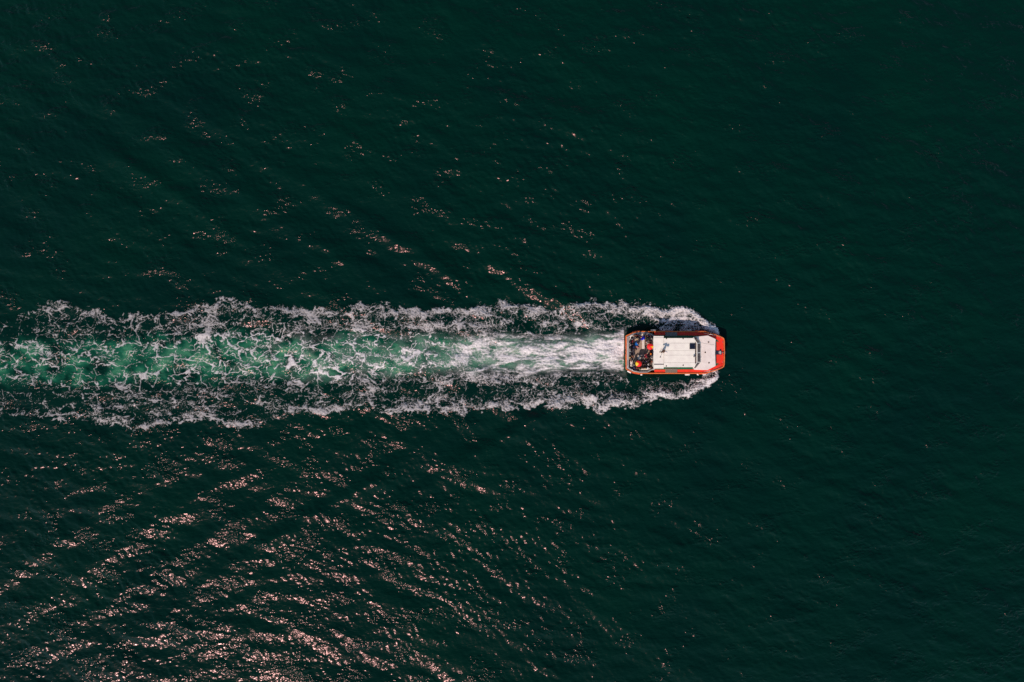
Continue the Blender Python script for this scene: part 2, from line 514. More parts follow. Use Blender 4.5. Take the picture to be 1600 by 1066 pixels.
def ring(bm, outer, inner, z0, z1, mi=0):
    """flat-topped frame between two outlines with the same number of points"""
    f0 = z0 if callable(z0) else (lambda x: z0)
    f1 = z1 if callable(z1) else (lambda x: z1)
    n = len(outer)
    v = [[bm.verts.new((x, y, f(x))) for x, y in o] for o, f in ((outer, f0), (outer, f1), (inner, f1), (inner, f0))]
    for i in range(n):
        j = (i + 1) % n
        for k in range(4):
            f = bm.faces.new((v[k][i], v[k][j], v[(k + 1) % 4][j], v[(k + 1) % 4][i])); f.material_index = mi

def tube(bm, pts, r, seg=8, closed=False, mi=0, r2=None):
    pts = [Vector(p) for p in pts]
    n = len(pts); rings = []
    up = Vector((0, 0, 1))
    for i, p in enumerate(pts):
        if closed: d = pts[(i + 1) % n] - pts[i - 1]
        else: d = pts[min(i + 1, n - 1)] - pts[max(i - 1, 0)]
        d.normalize()
        a = d.cross(up)
        if a.length < 1e-3: a = d.cross(Vector((1, 0, 0)))
        a.normalize(); b = d.cross(a).normalized()
        rr = r if r2 is None else r + (r2 - r) * i / (n - 1)
        rings.append([bm.verts.new(p + rr * (math.cos(2 * PI * k / seg) * a + math.sin(2 * PI * k / seg) * b)) for k in range(seg)])
    m = n if closed else n - 1
    for i in range(m):
        A, B = rings[i], rings[(i + 1) % n]
        for k in range(seg):
            f = bm.faces.new((A[k], A[(k + 1) % seg], B[(k + 1) % seg], B[k])); f.material_index = mi
    if not closed:
        for R in (rings[0][::-1], rings[-1]):
            f = bm.faces.new(R); f.material_index = mi

def lathe(bm, prof, seg=16, c=(0, 0, 0), mi=0):
    rings = []
    for r, z in prof:
        if r < 1e-5: rings.append([bm.verts.new((c[0], c[1], c[2] + z))])
        else: rings.append([bm.verts.new((c[0] + r * math.cos(2 * PI * k / seg), c[1] + r * math.sin(2 * PI * k / seg), c[2] + z)) for k in range(seg)])
    for A, B in zip(rings, rings[1:]):
        for k in range(seg):
            k2 = (k + 1) % seg
            vs = (A[0], B[k2], B[k]) if len(A) == 1 else ((A[k], A[k2], B[0]) if len(B) == 1 else (A[k], A[k2], B[k2], B[k]))
            f = bm.faces.new(vs); f.material_index = mi
    for R in (rings[0], rings[-1]):
        if len(R) > 2: f = bm.faces.new(R); f.material_index = mi

def ball(bm, c, r, sc=(1, 1, 1), u=10, v=7, mi=0):
    g = bmesh.ops.create_uvsphere(bm, u_segments=u, v_segments=v, radius=r, matrix=Matrix.Translation(c) @ Matrix.Diagonal((*sc, 1)))
    for vv in g['verts']:
        for f in vv.link_faces: f.material_index = mi; f.smooth = True

def inset(pts, d, closed=True):
    """offset an outline inwards (counter-clockwise outline)"""
    n = len(pts); out = []
    for i in range(n):
        p0, p1, p2 = Vector(pts[i - 1]), Vector(pts[i]), Vector(pts[(i + 1) % n])
        a = (p1 - p0).normalized(); b = (p2 - p1).normalized()
        na = Vector((-a.y, a.x)); nb = Vector((-b.y, b.x))
        m = (na + nb).normalized()
        out.append(tuple(p1 + m * d / max(0.35, m.dot(na))))
    return out

def bm_(): return bmesh.new()

# ---------------------------------------------------------------- boat materials
M = {
    'hull': mat('hull_paint_orange', lin(214, 72, 22), 0.4, var=0.10, scale=2.0, bump=0.003),
    'red': mat('deck_paint_red', lin(236, 46, 6), 0.5, var=0.08, scale=2.5, bump=0.002, col2=lin(206, 40, 10)),
    'rim': mat('rubber_rim_tan_orange', lin(224, 116, 48), 0.6, var=0.16, scale=4.0, bump=0.004, col2=lin(190, 84, 32)),
    'white': mat('roof_paint_white', lin(237, 231, 212), 0.5, var=0.03, scale=1.3, bump=0.002, col2=lin(224, 216, 200)),
    'cream': mat('trunk_paint_cream', lin(232, 220, 206), 0.5, var=0.03, scale=1.6, bump=0.002, col2=lin(218, 204, 190)),
    'seam': mat('seam_sealant_grey', lin(186, 180, 170), 0.8),
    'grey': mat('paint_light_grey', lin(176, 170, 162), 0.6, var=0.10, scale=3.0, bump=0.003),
    'midgrey': mat('paint_mid_grey', lin(120, 116, 112), 0.6, var=0.15, scale=4.0),
    'green': mat('nonslip_green', lin(18, 92, 58), 0.85, var=0.18, scale=6.0, bump=0.004),
    'tan': mat('deck_boards_tan', lin(170, 148, 126), 0.8, var=0.12, scale=3.0, bump=0.003, col2=lin(136, 118, 102)),
    'glass': mat('tinted_glass', lin(22, 24, 38), 0.08, var=0.05, spec=0.6),
    'dark': mat('black_rubber', lin(26, 25, 30), 0.7, var=0.2),
    'navy': mat('navy_paint', lin(24, 30, 52), 0.6, var=0.15),
    'steel': mat('stainless_steel', lin(190, 188, 184), 0.35, metal=0.9, var=0.08),
    'rust': mat('mast_brown_paint', lin(84, 58, 40), 0.7, var=0.2, scale=8.0),
    'bench': mat('bench_white', lin(232, 222, 204), 0.55, var=0.05, col2=lin(206, 194, 176)),
    'cloth_white': mat('fender_white', lin(236, 226, 214), 0.6, var=0.06),
    'step': mat('step_grating', lin(134, 116, 100), 0.7, var=0.14, scale=8.0),
    'wood': mat('handle_wood', lin(96, 66, 42), 0.6),
    'umb_red': mat('umbrella_cloth_red', lin(232, 20, 16), 0.6, var=0.05),
    'umb_yel': mat('umbrella_cloth_yellow', lin(232, 196, 30), 0.6, var=0.05),
}

# ---------------------------------------------------------------- the boat
boat = bpy.data.objects.new('ferry_boat', None)
boat.location = BOAT
C.objects.link(boat)
boat['label'] = 'small orange passenger boat with a white cabin roof, ploughing ahead of its wake'
boat['category'] = 'boat'

def mirror(half):
    """half outline from stern to bow on the port side -> whole outline, counter-clockwise"""
    port = list(half)
    return [(x, -y) for x, y in half] + [(x, y) for x, y in reversed(port)]

half = [(-7.62, 2.62), (-6.55, 3.10), (-5.55, 3.30), (-2.0, 3.30), (1.5, 3.29), (4.7, 3.27), (6.2, 2.78), (7.10, 2.42), (7.42, 2.20), (7.52, 1.80), (7.54, 0.62)]
outline = mirror(half)
sheer = lambda x: 1.12 + 0.018 * max(0.0, x + 1.0) ** 1.5
def scaled(o, sx, sy, dx=0.0): return [(x * sx + dx, y * sy) for x, y in o]

# hull shell: keel line, chine, rail - one skin, open at the top
bm = bm_()
levels = [(scaled(outline, 0.90, 0.45, -0.5), lambda x: -0.75), (scaled(outline, 0.955, 0.90, -0.25), lambda x: -0.15),
          (scaled(outline, 0.985, 0.955, -0.1), lambda x: 0.35), (scaled(outline, 1.0, 0.99), lambda x: sheer(x) - 0.06)]
rows = [[bm.verts.new((x, y, f(x))) for x, y in o] for o, f in levels]
n = len(outline)
for a, b in zip(rows, rows[1:]):
    for i in range(n):
        bm.faces.new((a[i], a[(i + 1) % n], b[(i + 1) % n], b[i]))
bm.faces.new(rows[0][::-1])
hull = obj('hull', bm, M['hull'], boat)

# rubbing rim along the rail
inner = inset(outline, 0.15)
bm = bm_(); ring(bm, outline, inner, lambda x: sheer(x) - 0.10, lambda x: sheer(x) + 0.05)
obj('rubbing_rim', bm, M['rim'], boat, bevel=0.02)

# red main deck from the passenger well to the bow
X_WELL = at(515, 430, 1.1)[0]
fwd = [p for p in half if p[0] > X_WELL]
deck_half = [(X_WELL, 3.30)] + fwd
deck_o = inset(mirror(deck_half), 0.155)
bm = bm_(); prism(bm, deck_o, 0.80, lambda x: sheer(x) - 0.14)
obj('deck', bm, M['red'], boat)

# well floor, its wall and the stern bench box
well = mirror([(-7.40, 2.46), (-6.50, 2.94), (-5.55, 3.12), (-4.3, 3.10), (-3.55, 2.72), (X_WELL + 0.14, 2.70)])
FLOOR = 0.50
bm = bm_(); prism(bm, inset(well, 0.02), 0.36, FLOOR)
obj('well_floor', bm, M['tan'], boat)
bm = bm_(); ring(bm, well, inset(well, 0.17), 0.40, lambda x: sheer(x) + 0.09)
obj('well_coaming', bm, M['grey'], boat, bevel=0.02)
x0, x1 = -7.47, at(190, 430, 1.2)[0]
bm = bm_(); box(bm, x0, x1, -2.42, 2.42, FLOOR, 1.24)
tr = obj('transom_box', bm, M['grey'], boat, bevel=0.03)
for zy0, zy1 in ((230, 300), (530, 600)):
    bm = bm_(); ya = at(170, zy0, 1.24)[1]; yb = at(170, zy1, 1.24)[1]
    box(bm, x0 + 0.10, x0 + 0.16, yb, ya, 1.235, 1.262)
    obj('vent_slot', bm, M['dark'], tr)
for zy in (395, 440, 610):
    yy = at(135, zy, 0.9)[1]
    bm = bm_(); box(bm, -7.80, -7.60, yy - 0.13, yy + 0.13, 0.72, 1.00)
    obj('rubber_buffer', bm, M['dark'], boat, bevel=0.03)
# passengers' rail on the coaming
for sgn in (1, -1):
    bm = bm_()
    rail = [(x, sgn * y, sheer(x) + 0.42) for x, y in [(-7.25, 2.32), (-6.45, 2.84), (-5.55, 3.02), (-4.35, 3.01), (-3.62, 2.66)]]
    tube(bm, rail, 0.03, 7)
    for p in rail: tube(bm, [(p[0], p[1], sheer(p[0]) + 0.06), p], 0.022, 6)
    obj('hand_rail', bm, M['steel'], boat, smooth=True)

# benches in the well
def bench(x0, x1, y0, y1, name='bench'):
    t = bm_(); box(t, x0, x1, y0, y1, FLOOR + 0.40, FLOOR + 0.46)
    b = obj(name, t, M['bench'], boat, bevel=0.02)
    t = bm_(); box(t, x0 + 0.07, x1 - 0.07, y0 + 0.07, y1 - 0.07, FLOOR, FLOOR + 0.399)
    obj('plinth', t, M['midgrey'], b)
def bench_at(zx0, zx1, zy0, zy1):
    xa, ya = at(zx0, zy1, 0.95); xb, yb = at(zx1, zy0, 0.95)
    bench(xa, xb, ya, yb)
bench_at(364, 397, 258, 380)
bench_at(308, 345, 466, 522)
bench_at(208, 240, 535, 612)
bench_at(196, 226, 240, 520)
bench_at(330, 480, 636, 664)
bench_at(300, 500, 180, 206)

# side decks: green non-slip mats and boarding steps with treads
for sgn, (za, zb) in ((1, (198, 232)), (-1, (628, 662))):
    z = 1.065
    xa = at(520, 430, z)[0]; xb = at(1330, 430, z)[0]
    ys = 2.66
    bm = bm_()
    pts = [(X_WELL + 0.2, 2.2), (4.6, 2.2), (6.3, 1.75), (6.62, 1.6), (6.66, 1.72), (6.3, 2.05), (4.75, 2.60), (X_WELL + 0.2, 2.66)]
    pts = [(x, sgn * y) for x, y in pts]
    prism(bm, pts, lambda x: sheer(x) - 0.135, lambda x: sheer(x) - 0.118)
    obj('deck_mat', bm, M['green'], boat)
    xa, xb = at(672, 430, 1.2)[0], at(828, 430, 1.2)[0]
    st = bm_(); box(st, xa, xb, min(sgn * 2.50, sgn * 3.12), max(sgn * 2.50, sgn * 3.12), sheer(0) - 0.13, sheer(0) + 0.02)
    step = obj('boarding_step', st, M['step'] if sgn < 0 else M['midgrey'], boat)
    for k in range(4):
        ya = sgn * (2.53 + 0.15 * k); yb = sgn * (2.64 + 0.15 * k)
        st = bm_(); box(st, xa + 0.04, xb - 0.04, min(ya, yb), max(ya, yb), sheer(0) + 0.022, sheer(0) + 0.055)
        obj('tread', st, M['step'] if sgn < 0 else M['midgrey'], step)

# cabin walls with side windows
ROOF = 3.15
def xz(zx, h): return at(zx, 430, h)[0]
xr0, xr1, xr2 = xz(515, 3.05), xz(652, ROOF), xz(1062, ROOF)
CAB = 2.16
bm = bm_(); box(bm, xr0 + 0.10, xr2 - 0.55, -CAB + 0.02, CAB - 0.02, 0.95, ROOF - 0.121)
cabin = obj('cabin', bm, M['white'], boat, bevel=0.03)
for sgn in (1, -1):
    for k in range(4):
        xa = xr0 + 1.75 + k * 1.02
        bm = bm_()
        box(bm, xa, xa + 0.90, min(sgn * (CAB - 0.03), sgn * (CAB + 0.012)), max(sgn * (CAB - 0.03), sgn * (CAB + 0.012)), 1.85, 2.75)
        w = obj('window', bm, M['seam'], cabin)
        bm = bm_()
        box(bm, xa + 0.06, xa + 0.84, min(sgn * (CAB - 0.02), sgn * (CAB + 0.022)), max(sgn * (CAB - 0.02), sgn * (CAB + 0.022)), 1.91, 2.69)
        obj('pane', bm, M['glass'], w)
bm = bm_(); box(bm, xr0 + 0.055, xr0 + 0.10, -0.45, 0.45, FLOOR + 0.02, 2.45)
obj('door', bm, M['navy'], cabin)

# rear roof (slightly wider, with a gutter strip)
y_top, y_bot = at(580, 212, 3.05)[1], at(580, 640, 3.05)[1]
bm = bm_(); box(bm, xr0, xr1 - 0.012, y_bot, y_top, 2.97, 3.09)
rear = obj('rear_roof', bm, M['white'], boat, bevel=0.03)
ga, gb = at(580, 592, 3.09)[1], at(580, 578, 3.09)[1]
bm = bm_(); box(bm, xr0 + 0.06, xr1 - 0.03, ga, gb, 3.085, 3.118)
obj('gutter_strip', bm, M['midgrey'], rear, bevel=0.01)
ga, gb = at(580, 238, 3.09)[1], at(580, 232, 3.09)[1]
bm = bm_(); box(bm, xr0 + 0.06, xr1 - 0.03, ga, gb, 3.085, 3.104)
obj('roof_lip', bm, M['seam'], rear)

# main roof: base sheet and the five long panels laid on it, seams between
base_z = ROOF - 0.05
y0r, y1r = at(850, 622, ROOF)[1], at(850, 240, ROOF)[1]
outl = [(xr1, y0r), (xr2 - 0.25, y0r), (xr2 + 0.02, y0r + 0.38), (xr2 + 0.02, y1r - 0.38), (xr2 - 0.25, y1r), (xr1, y1r)]
bm = bm_(); prism(bm, outl, ROOF - 0.12, base_z)
roof = obj('cabin_roof', bm, M['seam'], boat)
seams = [240, 305, 405, 463, 563, 622]
for k in range(5):
    g0 = 0.0 if k == 0 else 0.013
    g1 = 0.0 if k == 4 else 0.013
    ya, yb = at(850, seams[k], ROOF)[1] - g0, at(850, seams[k + 1], ROOF)[1] + g1
    xe = xr2 - (0.25 if k in (0, 4) else 0.03)
    pts = [(xr1 + 0.012, yb), (xe, yb), (xe, ya), (xr1 + 0.012, ya)]
    if k == 0: pts = [(xr1 + 0.012, yb), (xr2 + 0.0, yb), (xr2 + 0.0, y1r - 0.38), (xr2 - 0.25, ya), (xr1 + 0.012, ya)]
    if k == 4: pts = [(xr1 + 0.012, yb), (xr2 - 0.25, yb), (xr2 + 0.0, y0r + 0.38), (xr2 + 0.0, ya), (xr1 + 0.012, ya)]
    bm = bm_(); prism(bm, pts, base_z + 0.002, ROOF + 0.004 * (k % 2))
    obj('roof_panel', bm, M['white'], roof, bevel=0.008)
# roof hatch
hx0, hy0 = at(990, 386, 3.25); hx1, hy1 = at(1063, 312, 3.25)
bm = bm_(); box(bm, hx0, hx1, hy0, hy1, ROOF + 0.002, ROOF + 0.09)
hatch = obj('roof_hatch', bm, M['navy'], boat, bevel=0.04)
bm = bm_(); box(bm, hx0 + 0.08, hx1 - 0.08, hy0 + 0.08, hy1 - 0.08, ROOF + 0.091, ROOF + 0.10)
obj('pane', bm, M['glass'], hatch)
bm = bm_(); box(bm, hx0 + 0.05, hx1 - 0.02, hy1 + 0.01, hy1 + 0.07, ROOF + 0.002, ROOF + 0.07)
obj('hinge', bm, M['midgrey'], hatch)
# searchlight, lifting eyes
sx, sy = at(1050, 480, 3.3)
bm = bm_(); tube(bm, [(sx, sy, ROOF), (sx, sy, ROOF + 0.22)], 0.05, 8)
tube(bm, [(sx - 0.13, sy - 0.04, ROOF + 0.25), (sx + 0.12, sy + 0.05, ROOF + 0.27)], 0.11, 12)
obj('searchlight', bm, M['midgrey'], boat, smooth=False)
for zx, zy in ((685, 247), (905, 247), (683, 608), (905, 598)):
    ex, ey = at(zx, zy, 3.2)
    bm = bm_(); lathe(bm, [(0.10, 0), (0.10, 0.03), (0.05, 0.05), (0.05, 0.11), (0, 0.12)], 10, (ex, ey, ROOF - 0.001))
    obj('lifting_eye', bm, M['rust'], boat)
for zx, zy in ((536, 388), (516, 424)):
    ex, ey = at(zx, zy, 3.1)
    bm = bm_(); lathe(bm, [(0.05, 0), (0.05, 0.04), (0, 0.06)], 8, (ex, ey, 3.088))
    obj('roof_stud', bm, M['midgrey'], rear)

# mast: two raked legs, head plate, crossbar with lamp and radar, whip aerials
mx, my = at(632, 420, 3.1)
bm = bm_()
tube(bm, [(mx - 0.16, my - 0.14, 3.09), (mx + 0.0, my + 0.10, 4.15)], 0.08, 7)
tube(bm, [(mx + 0.18, my - 0.12, 3.09), (mx + 0.08, my + 0.10, 4.15)], 0.08, 7)
tube(bm, [(mx + 0.02, my + 0.34, 3.09), (mx + 0.04, my + 0.14, 4.15)], 0.045, 7)
tube(bm, [(mx - 0.08, my + 0.0, 3.6), (mx + 0.13, my + 0.0, 3.6)], 0.03, 6)
mast = obj('mast', bm, M['rust'], boat)
bm = bm_(); box(bm, mx - 0.14, mx + 0.20, my + 0.0, my + 0.26, 4.13, 4.19)
obj('head_plate', bm, M['rust'], mast)
bm = bm_(); tube(bm, [(mx - 0.42, my + 0.02, 4.24), (mx + 0.10, my + 0.28, 4.24)], 0.09, 8)
obj('crossbar', bm, M['rust'], mast)
bm = bm_(); lathe(bm, [(0.0, 0.0), (0.16, 0.0), (0.19, 0.06), (0.17, 0.14), (0.0, 0.18)], 14, (mx + 0.30, my - 0.04, 4.20))
obj('radar_dome', bm, M['cream'], mast, smooth=True)
bm = bm_(); tube(bm, [(mx + 0.12, my + 0.02, 4.16), (mx + 0.32, my - 0.04, 4.21)], 0.04, 6)
obj('radar_bracket', bm, M['rust'], mast)
bm = bm_(); lathe(bm, [(0.0, 0), (0.06, 0), (0.06, 0.16), (0, 0.19)], 10, (mx - 0.40, my + 0.03, 4.28))
obj('mast_lamp', bm, M['dark'], mast)
for zx, zy, hh in ((598, 424, 0.55), (602, 490, 0.65)):
    ex, ey = at(zx, zy, 3.1)
    bm = bm_(); lathe(bm, [(0.07, 0), (0.07, 0.12), (0.03, 0.16), (0.02, hh), (0, hh + 0.01)], 8, (ex, ey, 3.088))
    obj('aerial', bm, M['rust'], boat)

# trunk roof forward of the wheelhouse
TR = 2.12
tp = [at(1048, 655, TR), at(1225, 660, TR), at(1333, 605, TR), at(1326, 430, TR), at(1333, 252, TR), at(1232, 205, TR), at(1062, 222, TR)]
tp = [tuple(p) for p in tp]
bm = bm_(); prism(bm, tp, TR - 0.10, lambda x: TR)
trunk_roof = obj('trunk_roof', bm, M['cream'], boat, bevel=0.03)
bm = bm_(); prism(bm, inset(tp, 0.06), 0.95, TR - 0.102)
trunk = obj('trunk_wall', bm, M['cream'], boat)
for zx, zy in ((1240, 293), (1197, 429), (1246, 566)):
    ex, ey = at(zx, zy, TR + 0.1)
    bm = bm_(); lathe(bm, [(0.11, 0), (0.11, 0.05), (0.07, 0.08), (0.05, 0.13), (0, 0.14)], 10, (ex, ey, TR - 0.001))
    obj('deck_vent', bm, M['rust'], trunk_roof)
ca, cb, cc = at(1145, 302, TR), at(1225, 318, TR), at(1310, 330, TR)  # thin grey raised line running forward across the trunk roof
bm = bm_(); tube(bm, [(ca[0], ca[1], TR + 0.02), (cb[0], cb[1], TR + 0.015), (cc[0], cc[1], TR + 0.015)], 0.018, 6)
obj('thin_line', bm, M['seam'], trunk_roof)

# wheelhouse front: raked frames with dark panes
def quad_slab(bm, a, b, c, d, th, mi=0):
    a, b, c, d = map(Vector, (a, b, c, d))
    nrm = (b - a).cross(d - a).normalized() * th
    v = [bm.verts.new(p) for p in (a, b, c, d)] + [bm.verts.new(p - nrm) for p in (a, b, c, d)]
    for f in ((0, 1, 2, 3), (7, 6, 5, 4), (0, 4, 5, 1), (1, 5, 6, 2), (2, 6, 7, 3), (3, 7, 4, 0)):
        bm.faces.new([v[i] for i in f]).material_index = mi
def P(zx, zy, h): return (*at(zx, zy, h), h)
T, B = ROOF - 0.10, TR + 0.01
tops = [P(1036, 632, T), P(1084, 556, T), P(1084, 434, T), P(1084, 308, T), P(1036, 228, T)]
bots = [P(1066, 640, B), P(1140, 560, B), P(1138, 432, B), P(1140, 302, B), P(1080, 222, B)]
bm = bm_()
for i in range(4):
    quad_slab(bm, bots[i], bots[i + 1], tops[i + 1], tops[i], 0.06)
front = obj('wheelhouse_front', bm, M['white'], boat)
for i in range(4):
    a, b, c, d = map(Vector, (bots[i], bots[i + 1], tops[i + 1], tops[i]))
    nrm = (b - a).cross(d - a).normalized()
    f = 0.055
    def mixp(u, v): return (a * (1 - u) + b * u) * (1 - v) + (d * (1 - u) + c * u) * v + nrm * 0.012
    bm = bm_(); quad_slab(bm, mixp(f, 0.16), mixp(1 - f, 0.16), mixp(1 - f, 0.93), mixp(f, 0.93), 0.02)
    obj('pane', bm, M['glass'], front)
# eyebrow along the roof's leading edge
bm = bm_()
tube(bm, [Vector(p) + Vector((0.02, 0, 0.10)) for p in tops], 0.05, 7)
obj('roof_brow', bm, M['white'], boat, smooth=True)
# wiper arms
for i, u in ((1, 0.5), (2, 0.5)):
    a = Vector(bots[i]).lerp(Vector(bots[i + 1]), u); d = Vector(tops[i]).lerp(Vector(tops[i + 1]), u + 0.18)
    bm = bm_(); off = Vector((0.04, 0, 0.05)); tube(bm, [a + off, a.lerp(d, 0.75) + off], 0.014, 5)
    obj('wiper', bm, M['dark'], front)

# bow: anchor slot, windlass, roller, cleats, rails
bz = lambda x: sheer(x) - 0.14
xa, xb = at(1326, 430, 1.4)[0], at(1392, 430, 1.4)[0]
bm = bm_(); box(bm, xa - 0.02, 7.52, -0.33, 0.30, 1.25, bz(7.0) + 0.012)
obj('anchor_slot', bm, M['navy'], boat)
wx_, wy_ = at(1394, 430, 1.7)
bm = bm_()
box(bm, wx_ - 0.20, wx_ + 0.20, wy_ - 0.14, wy_ + 0.14, bz(7.0) + 0.01, bz(7.0) + 0.18)
tube(bm, [(wx_, wy_ - 0.24, bz(7.0) + 0.24), (wx_, wy_ + 0.24, bz(7.0) + 0.24)], 0.12, 12)
obj('windlass', bm, M['grey'], boat)
bm = bm_(); tube(bm, [(wx_ + 0.12, wy_, bz(7) + 0.2), (7.62, wy_, bz(7) + 0.16)], 0.05, 7)
obj('anchor_chain', bm, M['midgrey'], boat)
bm = bm_(); box(bm, 7.30, 7.72, -0.26, 0.22, bz(7) + 0.10, bz(7) + 0.215)
obj('bow_roller', bm, M['dark'], boat, bevel=0.02)
for zx, zy in ((1425, 292), (1427, 556), (1336, 372), (1334, 494)):
    ex, ey = at(zx, zy, 1.5)
    bm = bm_(); ln = 0.14
    tube(bm, [(ex, ey - ln, bz(7) + 0.11), (ex, ey + ln, bz(7) + 0.11)], 0.03, 7)
    tube(bm, [(ex, ey - 0.06, bz(7) - 0.02), (ex, ey - 0.06, bz(7) + 0.10)], 0.025, 6)
    tube(bm, [(ex, ey + 0.06, bz(7) - 0.02), (ex, ey + 0.06, bz(7) + 0.10)], 0.025, 6)
    obj('cleat', bm, M['steel'], boat)
xg = at(1333, 430, 1.4)[0]
for sgn in (1, -1):
    bm = bm_(); box(bm, xg - 0.02, xg + 0.10, min(sgn * 0.34, sgn * 2.05), max(sgn * 0.34, sgn * 2.05), bz(7) - 0.02, bz(7) + 0.035)
    obj('drain_channel', bm, M['green'], boat)
    bm = bm_()
    pts = [(4.3, sgn * 2.96, sheer(4.3) + 0.55), (5.6, sgn * 2.72, sheer(5.6) + 0.55), (6.9, sgn * 2.28, sheer(6.9) + 0.55)]
    tube(bm, pts, 0.022, 6)
    for p in pts: tube(bm, [(p[0], p[1], bz(p[0])), p], 0.02, 6)
    obj('side_rail', bm, M['steel'], boat, smooth=True)
# outer rubbing pads on the topsides
for sgn, zx0, zx1 in ((-1, 1110, 1222), (1, 1070, 1190), (-1, 235, 330), (1, 235, 330)):
    xa, xb = xz(zx0, 0.9), xz(zx1, 0.9)
    bm = bm_()
    yo = lambda x: sgn * (np.interp(x, [p[0] for p in half[:7]], [p[1] for p in half[:7]]))
    prism(bm, [(xa, yo(xa) - sgn * 0.06), (xb, yo(xb) - sgn * 0.06), (xb, yo(xb) + sgn * 0.13), (xa, yo(xa) + sgn * 0.13)][::sgn], 0.6, 1.0)
    obj('rubbing_pad', bm, M['hull'], boat, bevel=0.03)

# ---------------------------------------------------------------- things hung on or stowed in the boat
def top(o, label, cat, group=None):
    o['label'] = label; o['category'] = cat
    if group: o['group'] = group
    return o

def boat_pt(zx, zy, h):
    x, y = at(zx, zy, h)
    return Vector((x, y, h)) + BOAT

def fender(zx, zy, ln, ang, label, grey=False):
    """sausage fender lashed along the rail, its rope a part"""
    c = boat_pt(zx, zy, 0.95)
    lx = c.x - BOAT.x; ly = c.y - BOAT.y
    side = 1 if ly > 0 else -1
    edge = np.interp(lx, [p[0] for p in half[:8]], [p[1] for p in half[:8]])
    c.y = BOAT.y + side * (edge + 0.13)
    bm = bm_()
    r = 0.125
    prof = [(0, -ln / 2), (0.05, -ln / 2 + 0.01), (r * 0.8, -ln / 2 + 0.06), (r, -ln / 2 + 0.14), (r, ln / 2 - 0.14), (r * 0.8, ln / 2 - 0.06), (0.05, ln / 2 - 0.01), (0, ln / 2)]
    lathe(bm, prof, 12)
    bmesh.ops.rotate(bm, verts=bm.verts[:], cent=(0, 0, 0), matrix=Matrix.Rotation(PI / 2, 3, 'Y'))
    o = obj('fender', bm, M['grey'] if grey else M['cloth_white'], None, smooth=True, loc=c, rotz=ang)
    for e in (-1, 1):
        bm = bm_()
        tube(bm, [(e * ln * 0.40, 0, 0.11), (e * ln * 0.40, -side * 0.12, 0.16 + sheer(lx) - 0.95)], 0.012, 5)
        obj('rope', bm, M['wood'], o)
    return top(o, label, 'fender', 'fenders hung along the hull')
fender(195, 668, 0.70, math.radians(-28), 'white fender hung slantwise at the cut stern corner, lower side of the hull')
fender(355, 706, 0.36, 0, 'short white fender beside the passenger well, lower side of the hull')
fender(960, 712, 0.80, 0, 'long white fender on the lower side of the hull, below the wheelhouse window')
fender(1096, 708, 0.34, math.radians(-30), 'small tilted white fender just behind the red rubbing pad near the bow')
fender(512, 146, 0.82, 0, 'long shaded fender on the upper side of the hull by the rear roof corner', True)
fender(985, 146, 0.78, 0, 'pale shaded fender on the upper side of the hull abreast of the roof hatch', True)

# life ring lying on the coaming corner
bm = bm_()
R_, r_ = 0.30, 0.075
for_pts = [(R_ * math.cos(2 * PI * k / 24), R_ * math.sin(2 * PI * k / 24), 0) for k in range(24)]
tube(bm, for_pts, r_, 8, closed=True)
ring_o = obj('life_ring', bm, M['bench'], None, smooth=True, loc=boat_pt(236, 232, 1.22))
ring_o.rotation_euler = (0.25, -0.2, 0)
bm = bm_()
tube(bm, [((R_ + 0.085) * math.cos(2 * PI * k / 24), (R_ + 0.085) * math.sin(2 * PI * k / 24), 0.0) for k in range(24)], 0.012, 5, closed=True)
obj('grab_rope', bm, M['wood'], ring_o)
top(ring_o, 'pale round life ring in the stern corner of the passenger well', 'life ring')

# ---------------------------------------------------------------- people
def flat(name, rgb, rough=0.8): return mat(name, lin(*rgb), rough, var=0.12, scale=9.0, bump=0.002, spec=0.25)
SKIN = [flat('skin_fair', (214, 160, 132), 0.6), flat('skin_tan', (178, 122, 92), 0.6), flat('skin_brown', (124, 82, 60), 0.6)]
CL = {k: flat('cloth_' + k, v) for k, v in {
    'black': (24, 23, 28), 'charcoal': (66, 64, 70), 'grey': (126, 122, 124), 'pale_grey': (182, 178, 172), 'navy': (34, 42, 84), 'royal': (18, 40, 196),
    'azure': (24, 104, 176), 'maroon': (112, 22, 32), 'crimson': (168, 22, 56), 'red': (214, 26, 22), 'white': (222, 214, 204), 'brown': (112, 78, 60),
    'olive': (92, 88, 48), 'pink': (206, 128, 126), 'denim': (44, 58, 92), 'khaki': (146, 124, 94), 'green': (30, 66, 48), 'purple': (64, 28, 78), 'orange': (224, 128, 40), 'beige': (196, 176, 150)}.items()}
HR = {k: flat('hair_' + k, v, 0.55) for k, v in {'black': (22, 18, 18), 'dark': (46, 32, 26), 'brown': (88, 56, 38), 'auburn': (112, 50, 30), 'blond': (188, 152, 100), 'grey': (138, 130, 122)}.items()}
SHOE = flat('shoe_dark', (30, 28, 28))
EYE = flat('eye_dark', (18, 16, 16), 0.3)

